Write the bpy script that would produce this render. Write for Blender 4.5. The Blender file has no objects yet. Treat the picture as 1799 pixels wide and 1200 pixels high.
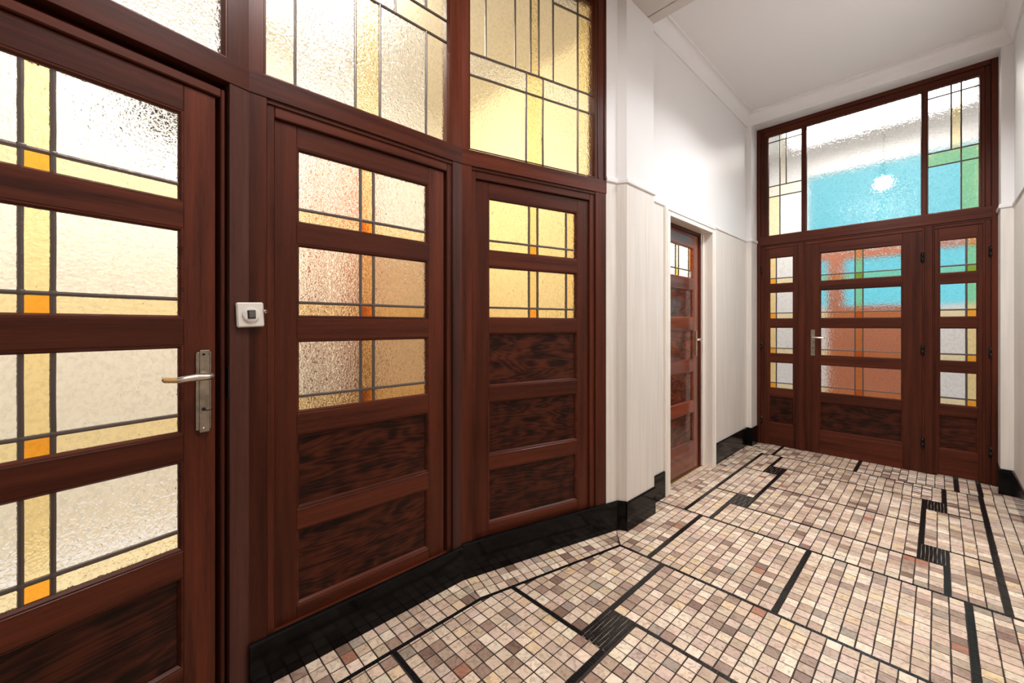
import bpy, bmesh, math, random
from mathutils import Vector, Matrix
random.seed(7)
C = bpy.context.scene.collection
SC = bpy.context.scene

# ---------------------------------------------------------------- camera, world, lights, exposure
cam_d = bpy.data.cameras.new('camera'); cam = bpy.data.objects.new('camera', cam_d); C.objects.link(cam)
cam_d.sensor_width = 36.0; cam_d.sensor_fit = 'HORIZONTAL'
cam_d.lens = 713.7 / 1799 * 36; cam_d.shift_y = -28 / 1799
cam_d.clip_start = 0.02
cam.location = (0, 0, 1.2); cam.rotation_euler = (math.radians(90), 0, math.radians(46.36))
SC.camera = cam

W = bpy.data.worlds.new('world'); SC.world = W; W.use_nodes = True
bg = W.node_tree.nodes['Background']; bg.inputs[0].default_value = (0.10, 0.47, 0.54, 1); bg.inputs[1].default_value = 1.25

def area(name, loc, rot, sx, sy, power, col):
    d = bpy.data.lights.new(name, 'AREA'); d.shape = 'RECTANGLE'; d.size = sx; d.size_y = sy
    d.energy = power; d.color = col
    o = bpy.data.objects.new(name, d); C.objects.link(o); o.location = loc; o.rotation_euler = rot
    return o
area('bay_ceiling_lamp', (-0.62, 0.62, 3.08), (0, 0, 0), 0.6, 0.7, 31, (1, .965, .95))
hl = area('hall_fill_light', (-0.15, 3.08, 3.28), (0, 0, 0), 0.3, 0.5, 35, (.97, .98, 1)); hl.data.spread = math.radians(134)  # added fill light, out of view, to brighten the hall; no fixture here
area('rear_room_lamp', (-1.88, 0.15, 2.95), (0, math.radians(50), 0), 0.7, 1.3, 45, (1, .95, .88))
area('rear_room_lamp', (-2.25, 0.95, 3.1), (math.radians(50), 0, 0), 0.6, 0.4, 17, (1, .93, .80))
area('vestibule_lamp', (-0.47, 5.35, 3.3), (0, 0, 0), 1.4, 0.8, 32, (1, .96, .93))
area('side_room_lamp', (-2.2, 3.2, 2.9), (0, 0, 0), 1.2, 1.2, 50, (.95, .97, 1))

SC.view_settings.view_transform = 'Standard'; SC.view_settings.look = 'None'
SC.view_settings.gamma = 1; SC.view_settings.use_curve_mapping = False
SC.view_settings.exposure = 0.42
SC.cycles.use_denoising = True
SC.cycles.max_bounces = 14; SC.cycles.diffuse_bounces = 6; SC.cycles.glossy_bounces = 5
SC.cycles.transmission_bounces = 10; SC.cycles.sample_clamp_indirect = 6
SC.cycles.caustics_refractive = True; SC.cycles.caustics_reflective = False
SC.cycles.blur_glossy = 0.5

# ---------------------------------------------------------------- materials
def new_mat(name):
    m = bpy.data.materials.new(name); m.use_nodes = True
    nt = m.node_tree; b = nt.nodes['Principled BSDF']
    return m, nt, b
def nd(nt, t, **kw):
    n = nt.nodes.new(t)
    for k, v in kw.items(): setattr(n, k, v)
    return n
def ramp(nt, stops):
    r = nt.nodes.new('ShaderNodeValToRGB'); e = r.color_ramp.elements
    while len(e) < len(stops): e.new(0.5)
    for i, (p, c) in enumerate(stops):
        e[i].position = p; e[i].color = (*c, 1)
    return r
def mapping(nt, scale, coord='Object', rnd=True):
    tc = nt.nodes.new('ShaderNodeTexCoord'); mp = nt.nodes.new('ShaderNodeMapping')
    mp.inputs['Scale'].default_value = scale
    nt.links.new(tc.outputs[coord], mp.inputs['Vector'])
    if rnd:
        oi = nt.nodes.new('ShaderNodeObjectInfo'); mu = nt.nodes.new('ShaderNodeMath'); mu.operation = 'MULTIPLY'
        mu.inputs[1].default_value = 31.0
        nt.links.new(oi.outputs['Random'], mu.inputs[0]); nt.links.new(mu.outputs[0], mp.inputs['Location'])
    return mp

def wood(name, kind, dark=(.009, .0020, .0010), light=(.110, .0235, .0098), coat=.13, crough=.2, gain=1.0):
    m, nt, b = new_mat(name); L = nt.links.new
    sc = {'v': (26, 26, 1.1), 'h': (1.1, 26, 26), 'p': (1.1, 2, 7)}[kind]
    mp = mapping(nt, sc)
    n1 = nd(nt, 'ShaderNodeTexNoise'); n1.inputs['Scale'].default_value = 1.0; n1.inputs['Detail'].default_value = 5
    n1.inputs['Roughness'].default_value = .6
    L(mp.outputs[0], n1.inputs['Vector'])
    if kind == 'p':
        n1.inputs['Scale'].default_value = 1.1; n1.inputs['Detail'].default_value = 2.5; n1.inputs['Distortion'].default_value = .6
        mu = nd(nt, 'ShaderNodeMath', operation='MULTIPLY'); mu.inputs[1].default_value = 100
        si = nd(nt, 'ShaderNodeMath', operation='SINE')
        L(n1.outputs['Fac'], mu.inputs[0]); L(mu.outputs[0], si.inputs[0])
        mr = nd(nt, 'ShaderNodeMapRange'); mr.inputs['From Min'].default_value = -1
        L(si.outputs[0], mr.inputs['Value'])
        mp2 = mapping(nt, (3, 60, 70)); n2 = nd(nt, 'ShaderNodeTexNoise'); n2.inputs['Detail'].default_value = 4
        L(mp2.outputs[0], n2.inputs['Vector'])
        mp3 = mapping(nt, (2.5, 2, 4)); n3 = nd(nt, 'ShaderNodeTexNoise'); n3.inputs['Detail'].default_value = 1
        L(mp3.outputs[0], n3.inputs['Vector'])
        a1 = nd(nt, 'ShaderNodeMath', operation='MULTIPLY'); a1.inputs[1].default_value = .22; L(mr.outputs[0], a1.inputs[0])
        a2 = nd(nt, 'ShaderNodeMath', operation='MULTIPLY_ADD'); a2.inputs[1].default_value = .55; L(n2.outputs['Fac'], a2.inputs[0]); L(a1.outputs[0], a2.inputs[2])
        a3 = nd(nt, 'ShaderNodeMath', operation='MULTIPLY_ADD'); a3.inputs[1].default_value = .75; L(n3.outputs['Fac'], a3.inputs[0]); L(a2.outputs[0], a3.inputs[2])
        fac = a3.outputs[0]
        r = ramp(nt, [(.42, (.006, .0015, .0008)), (.66, (.019, .0046, .0021)), (.95, (.068, .0145, .0055))])
    else:
        mp2 = mapping(nt, tuple(4.5 * v for v in sc)); n2 = nd(nt, 'ShaderNodeTexNoise'); n2.inputs['Detail'].default_value = 3
        L(mp2.outputs[0], n2.inputs['Vector'])
        a = nd(nt, 'ShaderNodeMath', operation='MULTIPLY_ADD'); a.inputs[1].default_value = .35
        L(n2.outputs['Fac'], a.inputs[0]); L(n1.outputs['Fac'], a.inputs[2])
        fac = a.outputs[0]
        mid = tuple((x + y) * .5 for x, y in zip(dark, light))
        r = ramp(nt, [(.35, dark), (.62, mid), (.95, light)])
    L(fac, r.inputs[0])
    # each timber its own tone
    oi = nd(nt, 'ShaderNodeObjectInfo'); mr2 = nd(nt, 'ShaderNodeMapRange'); mr2.inputs['To Min'].default_value = .78; mr2.inputs['To Max'].default_value = 1.22
    L(oi.outputs['Random'], mr2.inputs['Value'])
    mr2.inputs['To Min'].default_value *= gain; mr2.inputs['To Max'].default_value *= gain
    hs = nd(nt, 'ShaderNodeHueSaturation'); L(mr2.outputs[0], hs.inputs['Value']); L(r.outputs[0], hs.inputs['Color'])
    L(hs.outputs[0], b.inputs['Base Color'])
    b.inputs['Roughness'].default_value = .42
    b.inputs['Coat Weight'].default_value = coat; b.inputs['Coat Roughness'].default_value = crough; b.inputs['Specular IOR Level'].default_value = .12
    bp = nd(nt, 'ShaderNodeBump'); bp.inputs['Strength'].default_value = .12; bp.inputs['Distance'].default_value = .002
    L(fac, bp.inputs['Height']); L(bp.outputs[0], b.inputs['Normal']); L(bp.outputs[0], b.inputs['Coat Normal'])
    return m

M = {}
M['wv'] = wood('varnished wood upright grain', 'v')
M['wh'] = wood('varnished wood level grain', 'h')
M['wg'] = wood('weathered grey brown timber', 'v', dark=(.016, .0055, .0040), light=(.095, .034, .024))  # greyer brown for the right posts of the first two facets
M['wp'] = wood('varnished figured plywood', 'p')

for k_ in 'vhp': M['s' + k_] = wood('french polished wood ' + k_, k_, coat=.8, crough=.07, gain=2.3)

def plain(name, col, rough=.5, metal=0, coat=0, bump=0, bscale=200, stretch=(1, 1, 1), var=0, vscale=3):
    m, nt, b = new_mat(name); L = nt.links.new
    b.inputs['Base Color'].default_value = (*col, 1); b.inputs['Roughness'].default_value = rough
    b.inputs['Metallic'].default_value = metal; b.inputs['Coat Weight'].default_value = coat; b.inputs['Coat Roughness'].default_value = .08
    if bump:
        mp = mapping(nt, stretch, rnd=False); n = nd(nt, 'ShaderNodeTexNoise'); n.inputs['Scale'].default_value = bscale; n.inputs['Detail'].default_value = 3
        L(mp.outputs[0], n.inputs['Vector']); bp = nd(nt, 'ShaderNodeBump'); bp.inputs['Strength'].default_value = bump; bp.inputs['Distance'].default_value = .003
        L(n.outputs['Fac'], bp.inputs['Height']); L(bp.outputs[0], b.inputs['Normal'])
    if var:
        mp = mapping(nt, stretch, rnd=False); n = nd(nt, 'ShaderNodeTexNoise'); n.inputs['Scale'].default_value = vscale; n.inputs['Detail'].default_value = 4
        L(mp.outputs[0], n.inputs['Vector'])
        r = ramp(nt, [(.3, tuple(c * (1 - var) for c in col)), (.7, tuple(min(1, c * (1 + var * .4)) for c in col))])
        L(n.outputs['Fac'], r.inputs[0]); L(r.outputs[0], b.inputs['Base Color'])
    return m
M['plaster'] = plain('cream white plaster', (.73, .71, .70), .45, bump=.08, bscale=30)
M['ceiling'] = plain('ceiling paint', (.76, .74, .73), .6, bump=.05, bscale=20)
M['paper'] = plain('ribbed wallpaper', (.70, .655, .60), .5, bump=.35, bscale=60, stretch=(1, 1, .05), var=.10, vscale=40)
M['casing'] = plain('cream gloss paint', (.80, .75, .68), .3, coat=.2)
M['marble'] = plain('black marble', (.005, .0045, .0045), .14, var=.5, vscale=9)
M['marble'].node_tree.nodes['Principled BSDF'].inputs['Specular IOR Level'].default_value = .13
M['lead'] = plain('dark lead', (.12, .095, .085), .33, metal=.6, bump=.25, bscale=90)
M['steel'] = plain('worn nickel', (.42, .36, .29), .33, metal=1, bump=.1, bscale=60, var=.35, vscale=30)
M['alu'] = plain('brushed aluminium', (.68, .60, .52), .3, metal=1)
M['iron'] = plain('dark hinge iron', (.02, .014, .012), .4, metal=.7)
M['rope'] = plain('jute twine', (.50, .31, .13), .9, bump=.6, bscale=300)
M['white_plastic'] = plain('cream plastic', (.72, .68, .62), .3, coat=.3)
M['grey_plastic'] = plain('grey plastic', (.10, .09, .085), .35)
M['black_plastic'] = plain('black plastic', (.015, .012, .01), .4)
M['grout'] = plain('brown grout', (.030, .019, .013), .85, bump=.3, bscale=300)
M['tan_grout'] = plain('tan grout', (.24, .18, .13), .85, bump=.3, bscale=300)
M['black_tile'] = plain('black marble tessera', (.011, .010, .010), .22, var=.4, vscale=50)
M['brass'] = plain('brass strip', (.75, .55, .28), .3, metal=1)
M['room_white'] = plain('white wall', (.82, .81, .79), .6)
M['room_cream'] = plain('cream wall', (.92, .86, .71), .6)
M['room_ivory'] = plain('ivory wall', (.68, .655, .60), .6)
M['room_grey'] = plain('pale stone floor', (.86, .88, .94), .5)
M['room_amber'] = plain('straw coloured wall', (.90, .81, .58), .6)
M['curtain'] = plain('rust brown cloth', (.42, .17, .08), .9)
M['cupboard'] = plain('honey brown wood', (.74, .46, .22), .5, var=.2, vscale=4)
M['terracotta'] = plain('terracotta painted wood', (.50, .165, .075), .4)
m, nt, b = new_mat('glowing lamp globe'); b.inputs['Emission Color'].default_value = (1, .95, .88, 1); b.inputs['Emission Strength'].default_value = 20
M['globe'] = m

def glass(name, col, scale=95, strength=.95, stretch=(1, 1, .8), rough=.03, dist=.0036):
    m, nt, b = new_mat(name); L = nt.links.new
    b.inputs['Base Color'].default_value = (*col, 1)
    b.inputs['Transmission Weight'].default_value = 1; b.inputs['Roughness'].default_value = rough; b.inputs['IOR'].default_value = 1.45
    mp = mapping(nt, stretch)
    n = nd(nt, 'ShaderNodeTexNoise'); n.inputs['Scale'].default_value = scale; n.inputs['Detail'].default_value = 1.5; n.inputs['Distortion'].default_value = .8
    L(mp.outputs[0], n.inputs['Vector'])
    bp = nd(nt, 'ShaderNodeBump'); bp.inputs['Strength'].default_value = strength; bp.inputs['Distance'].default_value = dist
    L(n.outputs['Fac'], bp.inputs['Height']); L(bp.outputs[0], b.inputs['Normal'])
    # light and dark ripple of the hammered relief, put into the glass tint
    r = ramp(nt, [(.36, tuple(c * .90 for c in col)), (.50, tuple(c * .985 for c in col)), (.62, col)])
    L(n.outputs['Fac'], r.inputs[0]); L(r.outputs[0], b.inputs['Base Color'])
    return m
M['g_clear'] = glass('hammered clear glass', (.97, .96, .95))
M['g_pale'] = glass('hammered pale yellow glass', (1, .87, .56))
M['g_yellow'] = glass('hammered yellow glass', (1, .84, .48))
M['g_amber'] = glass('hammered amber glass', (1, .76, .36))
M['g_orange'] = glass('smooth orange glass', (1, .44, .035), strength=.2)
M['g_faint'] = glass('hammered faint cream glass', (1, .95, .82), strength=.35)
for k_, col_ in (('clear', (.97, .96, .95)), ('pale', (1, .87, .56)), ('yellow', (1, .80, .40)), ('faint', (1, .95, .82))):
    M['h_' + k_] = glass('lightly hammered glass ' + k_, col_, scale=70, strength=.5, dist=.003)
M['g_frost'] = glass('frosted street glass', (.9, .97, 1), rough=.5, strength=.1)

# tile: colour from the mesh attribute, veined
m, nt, b = new_mat('tumbled marble tile'); L = nt.links.new
at = nd(nt, 'ShaderNodeAttribute'); at.attribute_name = 'tone'
tc = nd(nt, 'ShaderNodeTexCoord'); va = nd(nt, 'ShaderNodeVectorMath', operation='MULTIPLY_ADD'); va.inputs[1].default_value = (40, 40, 40)
L(at.outputs['Color'], va.inputs[0]); L(tc.outputs['Object'], va.inputs[2])
n = nd(nt, 'ShaderNodeTexNoise'); n.inputs['Scale'].default_value = 38; n.inputs['Detail'].default_value = 5; n.inputs['Distortion'].default_value = 1.6
L(va.outputs[0], n.inputs['Vector'])
r = ramp(nt, [(.30, (.60, .55, .52)), (.48, (.95, .93, .92)), (.56, (1, 1, 1)), (.72, (1.12, 1.1, 1.08))])
L(n.outputs['Fac'], r.inputs[0])
mx = nd(nt, 'ShaderNodeMix', data_type='RGBA', blend_type='MULTIPLY'); mx.inputs['Factor'].default_value = 1
L(at.outputs['Color'], mx.inputs['A']); L(r.outputs[0], mx.inputs['B']); L(mx.outputs['Result'], b.inputs['Base Color'])
b.inputs['Roughness'].default_value = .30; b.inputs['Coat Weight'].default_value = .5; b.inputs['Coat Roughness'].default_value = .17
bp = nd(nt, 'ShaderNodeBump'); bp.inputs['Strength'].default_value = .25; bp.inputs['Distance'].default_value = .001
L(n.outputs['Fac'], bp.inputs['Height']); L(bp.outputs[0], b.inputs['Normal'])
M['tile'] = m

# ---------------------------------------------------------------- helpers
def link(name, bm, mat, parent=None, smooth=False):
    me = bpy.data.meshes.new(name); bm.to_mesh(me); bm.free()
    o = bpy.data.objects.new(name, me); C.objects.link(o)
    if mat is not None: me.materials.append(M[mat] if isinstance(mat, str) else mat)
    if parent is not None: o.parent = parent
    if smooth:
        for p in me.polygons: p.use_smooth = True
    return o
def empty(name, loc=(0, 0, 0), rz=0):
    o = bpy.data.objects.new(name, None); C.objects.link(o); o.location = loc; o.rotation_euler = (0, 0, rz)
    o.empty_display_size = .05
    return o
def tag(o, label=None, cat=None, kind=None, group=None):
    if label: o['label'] = label
    if cat: o['category'] = cat
    if kind: o['kind'] = kind
    if group: o['group'] = group
    return o
def add_box(bm, x0, x1, y0, y1, z0, z1, bev=0):
    vs = [bm.verts.new(p) for p in ((x0, y0, z0), (x1, y0, z0), (x1, y1, z0), (x0, y1, z0), (x0, y0, z1), (x1, y0, z1), (x1, y1, z1), (x0, y1, z1))]
    fs = [bm.faces.new([vs[i] for i in f]) for f in ((3, 2, 1, 0), (4, 5, 6, 7), (0, 1, 5, 4), (1, 2, 6, 5), (2, 3, 7, 6), (3, 0, 4, 7))]
    if bev:
        es = set(e for f in fs for e in f.edges)
        bmesh.ops.bevel(bm, geom=list(es), offset=bev, segments=1, affect='EDGES', profile=.5)
def box(name, x0, x1, y0, y1, z0, z1, mat, parent=None, bev=.0015):
    bm = bmesh.new(); add_box(bm, x0, x1, y0, y1, z0, z1, bev)
    return link(name, bm, mat, parent)
def add_prism(bm, pts, z0, z1):
    a = sum(p[0] * q[1] - q[0] * p[1] for p, q in zip(pts, pts[1:] + pts[:1]))
    if a < 0: pts = pts[::-1]
    lo = [bm.verts.new((x, y, z0)) for x, y in pts]; hi = [bm.verts.new((x, y, z1)) for x, y in pts]
    bm.faces.new(lo[::-1]); bm.faces.new(hi)
    n = len(pts)
    for i in range(n): bm.faces.new((lo[i], lo[(i + 1) % n], hi[(i + 1) % n], hi[i]))
def offs(path, d):
    """offset a plan polyline to its right by d with mitres"""
    out = []
    for i, p in enumerate(path):
        ns = []
        for a, b_ in ((i - 1, i), (i, i + 1)):
            if a >= 0 and b_ < len(path):
                v = Vector(path[b_]) - Vector(path[a]); v.normalize(); ns.append(Vector((v.y, -v.x)))
        n = sum(ns, Vector((0, 0))); n.normalize(); k = d / max(.3, n.dot(ns[0]))
        out.append((p[0] + n.x * k, p[1] + n.y * k))
    return out
def sweep(name, path, prof, mat, parent=None, smooth=False):
    """prof: closed list of (offset to the right, z)"""
    bm = bmesh.new(); cols = {}
    rings = [[None] * len(prof) for _ in path]
    for j, (d, z) in enumerate(prof):
        for i, (x, y) in enumerate(offs(path, d)): rings[i][j] = bm.verts.new((x, y, z))
    m_ = len(prof)
    for i in range(len(path) - 1):
        for j in range(m_):
            k = (j + 1) % m_
            bm.faces.new((rings[i][j], rings[i][k], rings[i + 1][k], rings[i + 1][j]))
    bm.faces.new(rings[0][::-1]); bm.faces.new(rings[-1])
    bmesh.ops.recalc_face_normals(bm, faces=bm.faces)
    return link(name, bm, mat, parent, smooth)
def ring_slope(bm, x0, x1, z0, z1, w, y0, y1):
    """sloping moulding round an opening: outer edge at depth y0, inner edge at y1, then a square lip"""
    def rect(a, y): return [bm.verts.new(p) for p in ((x0 + a, y, z0 + a), (x1 - a, y, z0 + a), (x1 - a, y, z1 - a), (x0 + a, y, z1 - a))]
    A = rect(-.001, y0 + .004); B = rect(.0, y0 + .0015); D = rect(w * .45, y0 + .002); E = rect(w, y1 - .003); F = rect(w, y1 + .006)
    for P, Q in ((A, B), (B, D), (D, E), (E, F)):
        for i in range(4): bm.faces.new((P[i], P[(i + 1) % 4], Q[(i + 1) % 4], Q[i]))
def add_tube(bm, pts, radii, seg=10, cap=True, flat=1.0):
    rings = []
    n = len(pts)
    for i, p in enumerate(pts):
        p = Vector(p); a = Vector(pts[max(0, i - 1)]); b_ = Vector(pts[min(n - 1, i + 1)])
        t = (b_ - a).normalized(); up = Vector((0, 0, 1)) if abs(t.z) < .9 else Vector((0, 1, 0))
        u = t.cross(up).normalized(); v = u.cross(t).normalized()
        r_ = radii[i] if isinstance(radii, (list, tuple)) else radii
        rings.append([bm.verts.new(p + u * math.cos(k * 2 * math.pi / seg) * r_ + v * math.sin(k * 2 * math.pi / seg) * r_ * flat) for k in range(seg)])
    for A, B in zip(rings, rings[1:]):
        for k in range(seg): bm.faces.new((A[k], A[(k + 1) % seg], B[(k + 1) % seg], B[k]))
    if cap: bm.faces.new(rings[0][::-1]); bm.faces.new(rings[-1])
def tube(name, pts, radii, mat, parent=None, seg=10, flat=1.0):
    bm = bmesh.new(); add_tube(bm, pts, radii, seg, True, flat); bmesh.ops.recalc_face_normals(bm, faces=bm.faces)
    return link(name, bm, mat, parent, True)
def disc(name, c, r_, y0, y1, mat, parent, seg=28, bev=.0012):
    bm = bmesh.new(); rings = []
    for (rr, y) in ((r_, y1), (r_, y0 + bev), (r_ - bev, y0)):
        rings.append([bm.verts.new((c[0] + rr * math.cos(k * 2 * math.pi / seg), y, c[1] + rr * math.sin(k * 2 * math.pi / seg))) for k in range(seg)])
    for A, B in zip(rings, rings[1:]):
        for k in range(seg): bm.faces.new((A[k], B[k], B[(k + 1) % seg], A[(k + 1) % seg]))
    bm.faces.new(rings[-1]); bm.faces.new(rings[0][::-1])
    bmesh.ops.recalc_face_normals(bm, faces=bm.faces)
    return link(name, bm, mat, parent)

# glazing: panes, lead cames and solder joints
def pane(parent, x0, x1, z0, z1, mat, y):
    bm = bmesh.new(); add_box(bm, x0 - .002, x1 + .002, y, y + .004, z0 - .002, z1 + .002)
    return link('pane', bm, mat, parent)
def came(parent, a, b_, y, w=.011):
    """a, b_: (x, z) ends of a straight came"""
    bm = bmesh.new(); d = .0045
    L_ = math.hypot(b_[0] - a[0], b_[1] - a[1]); n = max(2, int(L_ / .05))
    vert = abs(b_[0] - a[0]) < 1e-6
    prof = [(-w / 2, .001), (-w * .42, -.0035), (0, -d), (w * .42, -.0035), (w / 2, .001), (w / 2, .006), (-w / 2, .006)]
    rings = []
    for i in range(n + 1):
        t = i / n; x = a[0] + (b_[0] - a[0]) * t; z = a[1] + (b_[1] - a[1]) * t; jit = random.uniform(-.0005, .0005) if 0 < i < n else 0
        rings.append([bm.verts.new((x + (p + jit if vert else 0), y + q, z + (0 if vert else p + jit))) for p, q in prof])
    for A, B in zip(rings, rings[1:]):
        for k in range(7): bm.faces.new((A[k], A[(k + 1) % 7], B[(k + 1) % 7], B[k]))
    bm.faces.new(rings[0]); bm.faces.new(rings[-1][::-1]); bmesh.ops.recalc_face_normals(bm, faces=bm.faces)
    return link('lead_came', bm, 'lead', parent)
def solder(parent, pts, y, r_=.009):
    bm = bmesh.new()
    for (x, z) in pts:
        rr = r_ * random.uniform(.85, 1.15)
        c = bm.verts.new((x, y - .0075, z)); n = 9
        ring = [bm.verts.new((x + rr * random.uniform(.8, 1.1) * math.cos(k * 2 * math.pi / n), y - .003, z + rr * random.uniform(.8, 1.1) * math.sin(k * 2 * math.pi / n))) for k in range(n)]
        for k in range(n): bm.faces.new((c, ring[k], ring[(k + 1) % n]))
    if pts: return link('solder_joint', bm, 'lead', parent, True)
    bm.free()
def glaze_row(parent, x0, x1, z0, z1, vs, hz, colt, colb, y, w=.011):
    """one light of a door: uprights vs, one cross came at hz, colours of the top and bottom cells"""
    xs = [x0] + vs + [x1]
    for i in range(len(xs) - 1):
        pane(parent, xs[i], xs[i + 1], hz, z1, colt[i], y); pane(parent, xs[i], xs[i + 1], z0, hz, colb[i], y)
    for v in vs: came(parent, (v, z0), (v, z1), y, w)
    came(parent, (x0, hz), (x1, hz), y, w)
    solder(parent, [(v, hz) for v in vs], y, w * .8)
def rail(parent, x0, x1, z0, z1, y, d=.04): return box('rail', x0, x1, y, y + d, z0, z1, 'wh', parent)
def stile(parent, x0, x1, z0, z1, y, d=.04): return box('stile', x0, x1, y, y + d, z0, z1, 'wv', parent)
def leaf(parent, X0, X1, Z0, Z1, ox0, ox1, rows, panels, y, vs, colt, colb, gap=.055, w=.011, d=.04):
    """framed leaf. rows: (z0,z1,hz) openings with glass; panels: (z0,z1) openings with wood"""
    stile(parent, X0, ox0, Z0, Z1, y, d); stile(parent, ox1, X1, Z0, Z1, y, d)
    op = sorted([(a, b_) for a, b_, *_ in rows] + list(panels))
    zs = [Z0] + [v for o_ in op for v in o_] + [Z1]
    for i in range(0, len(zs), 2): rail(parent, ox0, ox1, zs[i], zs[i + 1], y + .0004, d)
    bw = .010
    for (a, b_, hz) in rows:
        bm = bmesh.new(); ring_slope(bm, ox0, ox1, a, b_, bw, y, y + .012); link('glazing_bead', bm, 'wh', parent)
        glaze_row(parent, ox0 + bw, ox1 - bw, a + bw, b_ - bw, vs, hz, colt, colb, y + .014, w)
    for (a, b_) in panels:
        bm = bmesh.new(); ring_slope(bm, ox0, ox1, a, b_, .011, y, y + .014); link('panel_moulding', bm, 'wh', parent)
        box('panel', ox0 - .002, ox1 + .002, y + .014, y + .024, a - .002, b_ + .002, 'wp', parent, 0)
def hinge(parent, x, z, y, h=.075):
    bm = bmesh.new()
    add_tube(bm, [(x, y - .006, z - h / 2), (x, y - .006, z - .002)], .0065, 10)
    add_tube(bm, [(x, y - .006, z + .002), (x, y - .006, z + h / 2)], .0065, 10)
    add_tube(bm, [(x, y - .006, z - h / 2 - .006), (x, y - .006, z - h / 2)], [.003, .005], 8)
    add_tube(bm, [(x, y - .006, z + h / 2), (x, y - .006, z + h / 2 + .006)], [.005, .003], 8)
    add_box(bm, x - .012, x + .012, y - .002, y + .002, z - h / 2, z + h / 2)
    return link('hinge', bm, 'iron', parent, True)

# ---------------------------------------------------------------- plan of the hall (metres; corridor runs along +Y)
S14, C14 = math.sin(math.radians(14.5)), math.cos(math.radians(14.5))
S13, C13 = math.sin(math.radians(13.9)), math.cos(math.radians(13.9))
K12 = (-1.555, .294); K23 = (-1.555, 1.155)
FW = .86                                                # width of one facet
K01 = (K12[0] + FW * S13, K12[1] - FW * C13)
def on3(s): return (K23[0] + s * S14, K23[1] + s * C14)
ROT1 = math.atan2(C13, -S13); ROT2 = math.pi / 2; ROT3 = math.atan2(C14, S14)
BACK = 4.705; CEIL = 3.30; SOFF = 3.14

WALL = [on3(.896), on3(.985), (-1.262, 2.135), (-1.262, 2.463), (-1.33, 2.463), (-1.33, 4.525), (-1.285, 4.525), (-1.285, BACK + .02)]
def mir(p): return (-.94 - p[0], p[1])

# ---- floor: grout bed, tiles, tesserae
floor = box('floor', -1.75, .9, -1.3, 4.86, -.12, -.0022, 'grout', None, 0)
tag(floor, 'hall floor of small square beige marble mosaic with black line pattern', 'floor', 'structure')

def clip(poly, x, y, nx, ny):
    """keep the side where (p-(x,y)).n >= 0"""
    out = []
    for i, p in enumerate(poly):
        q = poly[(i + 1) % len(poly)]
        dp = (p[0] - x) * nx + (p[1] - y) * ny; dq = (q[0] - x) * nx + (q[1] - y) * ny
        if dp >= 0: out.append(p)
        if (dp >= 0) != (dq >= 0):
            t = dp / (dp - dq); out.append((p[0] + (q[0] - p[0]) * t, p[1] + (q[1] - p[1]) * t))
    return out
def parea(p): return abs(sum(a[0] * b_[1] - b_[0] * a[1] for a, b_ in zip(p, p[1:] + p[:1]))) / 2
def clip_poly(poly, region):
    a = sum(p[0] * q[1] - q[0] * p[1] for p, q in zip(region, region[1:] + region[:1]))
    r_ = region if a > 0 else region[::-1]
    for i in range(len(r_)):
        p, q = r_[i], r_[(i + 1) % len(r_)]
        poly = clip(poly, p[0], p[1], -(q[1] - p[1]), q[0] - p[0])
        if len(poly) < 3: return []
    return poly
PAL = [((.66, .515, .39), 22), ((.57, .43, .32), 22), ((.74, .61, .475), 18), ((.46, .335, .25), 15), ((.33, .225, .17), 10), ((.68, .51, .32), 6),
       ((.22, .14, .105), 4), ((.38, .17, .11), 1), ((.36, .29, .23), 3), ((.60, .45, .36), 12)]
POP = [c for c, n_ in PAL for _ in range(n_)]
def tone():
    c = random.choice(POP); k = random.uniform(1.04, 1.24); return tuple(min(1, v * k * random.uniform(.97, 1.03)) for v in c)
TILES = []
def field(region, origin=None, ang=0, pitch=.0503, fit=None):
    """fill a convex plan region with tiles on a grid; fit=(w,h) stretches the pitch to whole tiles"""
    xs = [p[0] for p in region]; ys = [p[1] for p in region]
    if origin is None: origin = (min(xs), min(ys))
    px = py = pitch
    if fit: px = fit[0] / max(1, round(fit[0] / pitch)); py = fit[1] / max(1, round(fit[1] / pitch))
    ca, sa = math.cos(ang), math.sin(ang)
    loc = [((x - origin[0]) * ca + (y - origin[1]) * sa, -(x - origin[0]) * sa + (y - origin[1]) * ca) for x, y in region]
    i0 = math.floor(min(p[0] for p in loc) / px + 1e-6); i1 = math.ceil(max(p[0] for p in loc) / px - 1e-6)
    j0 = math.floor(min(p[1] for p in loc) / py + 1e-6); j1 = math.ceil(max(p[1] for p in loc) / py - 1e-6)
    g = .0023
    rowj = [[random.uniform(-.0016, .0016) for _ in range(j1 - j0 + 3)] for _ in range(2)]
    colj = [random.uniform(-.0016, .0016) for _ in range(i1 - i0 + 3)]
    for i in range(i0, i1):
        for j in range(j0, j1):
            a, b_ = i * px + colj[i - i0], j * py + rowj[0][j - j0]
            c, d = (i + 1) * px + colj[i - i0 + 1], (j + 1) * py + rowj[0][j - j0 + 1]
            q = [(a + g, b_ + g), (c - g, b_ + g), (c - g, d - g), (a + g, d - g)]
            q = [(x + random.uniform(-.0008, .0008), y + random.uniform(-.0008, .0008)) for x, y in q]
            q = clip_poly(q, loc)
            if len(q) < 3 or parea(q) < .00022: continue
            w_ = [(origin[0] + x * ca - y * sa, origin[1] + x * sa + y * ca) for x, y in q]
            TILES.append(w_)
def rect(x0, x1, y0, y1): return [(x0, y0), (x1, y0), (x1, y1), (x0, y1)]
def rf(x0, x1, y0, y1): field(rect(x0, x1, y0, y1), fit=(x1 - x0, y1 - y0))
HW, VW = .008, .011           # half widths of the black lines
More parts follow.
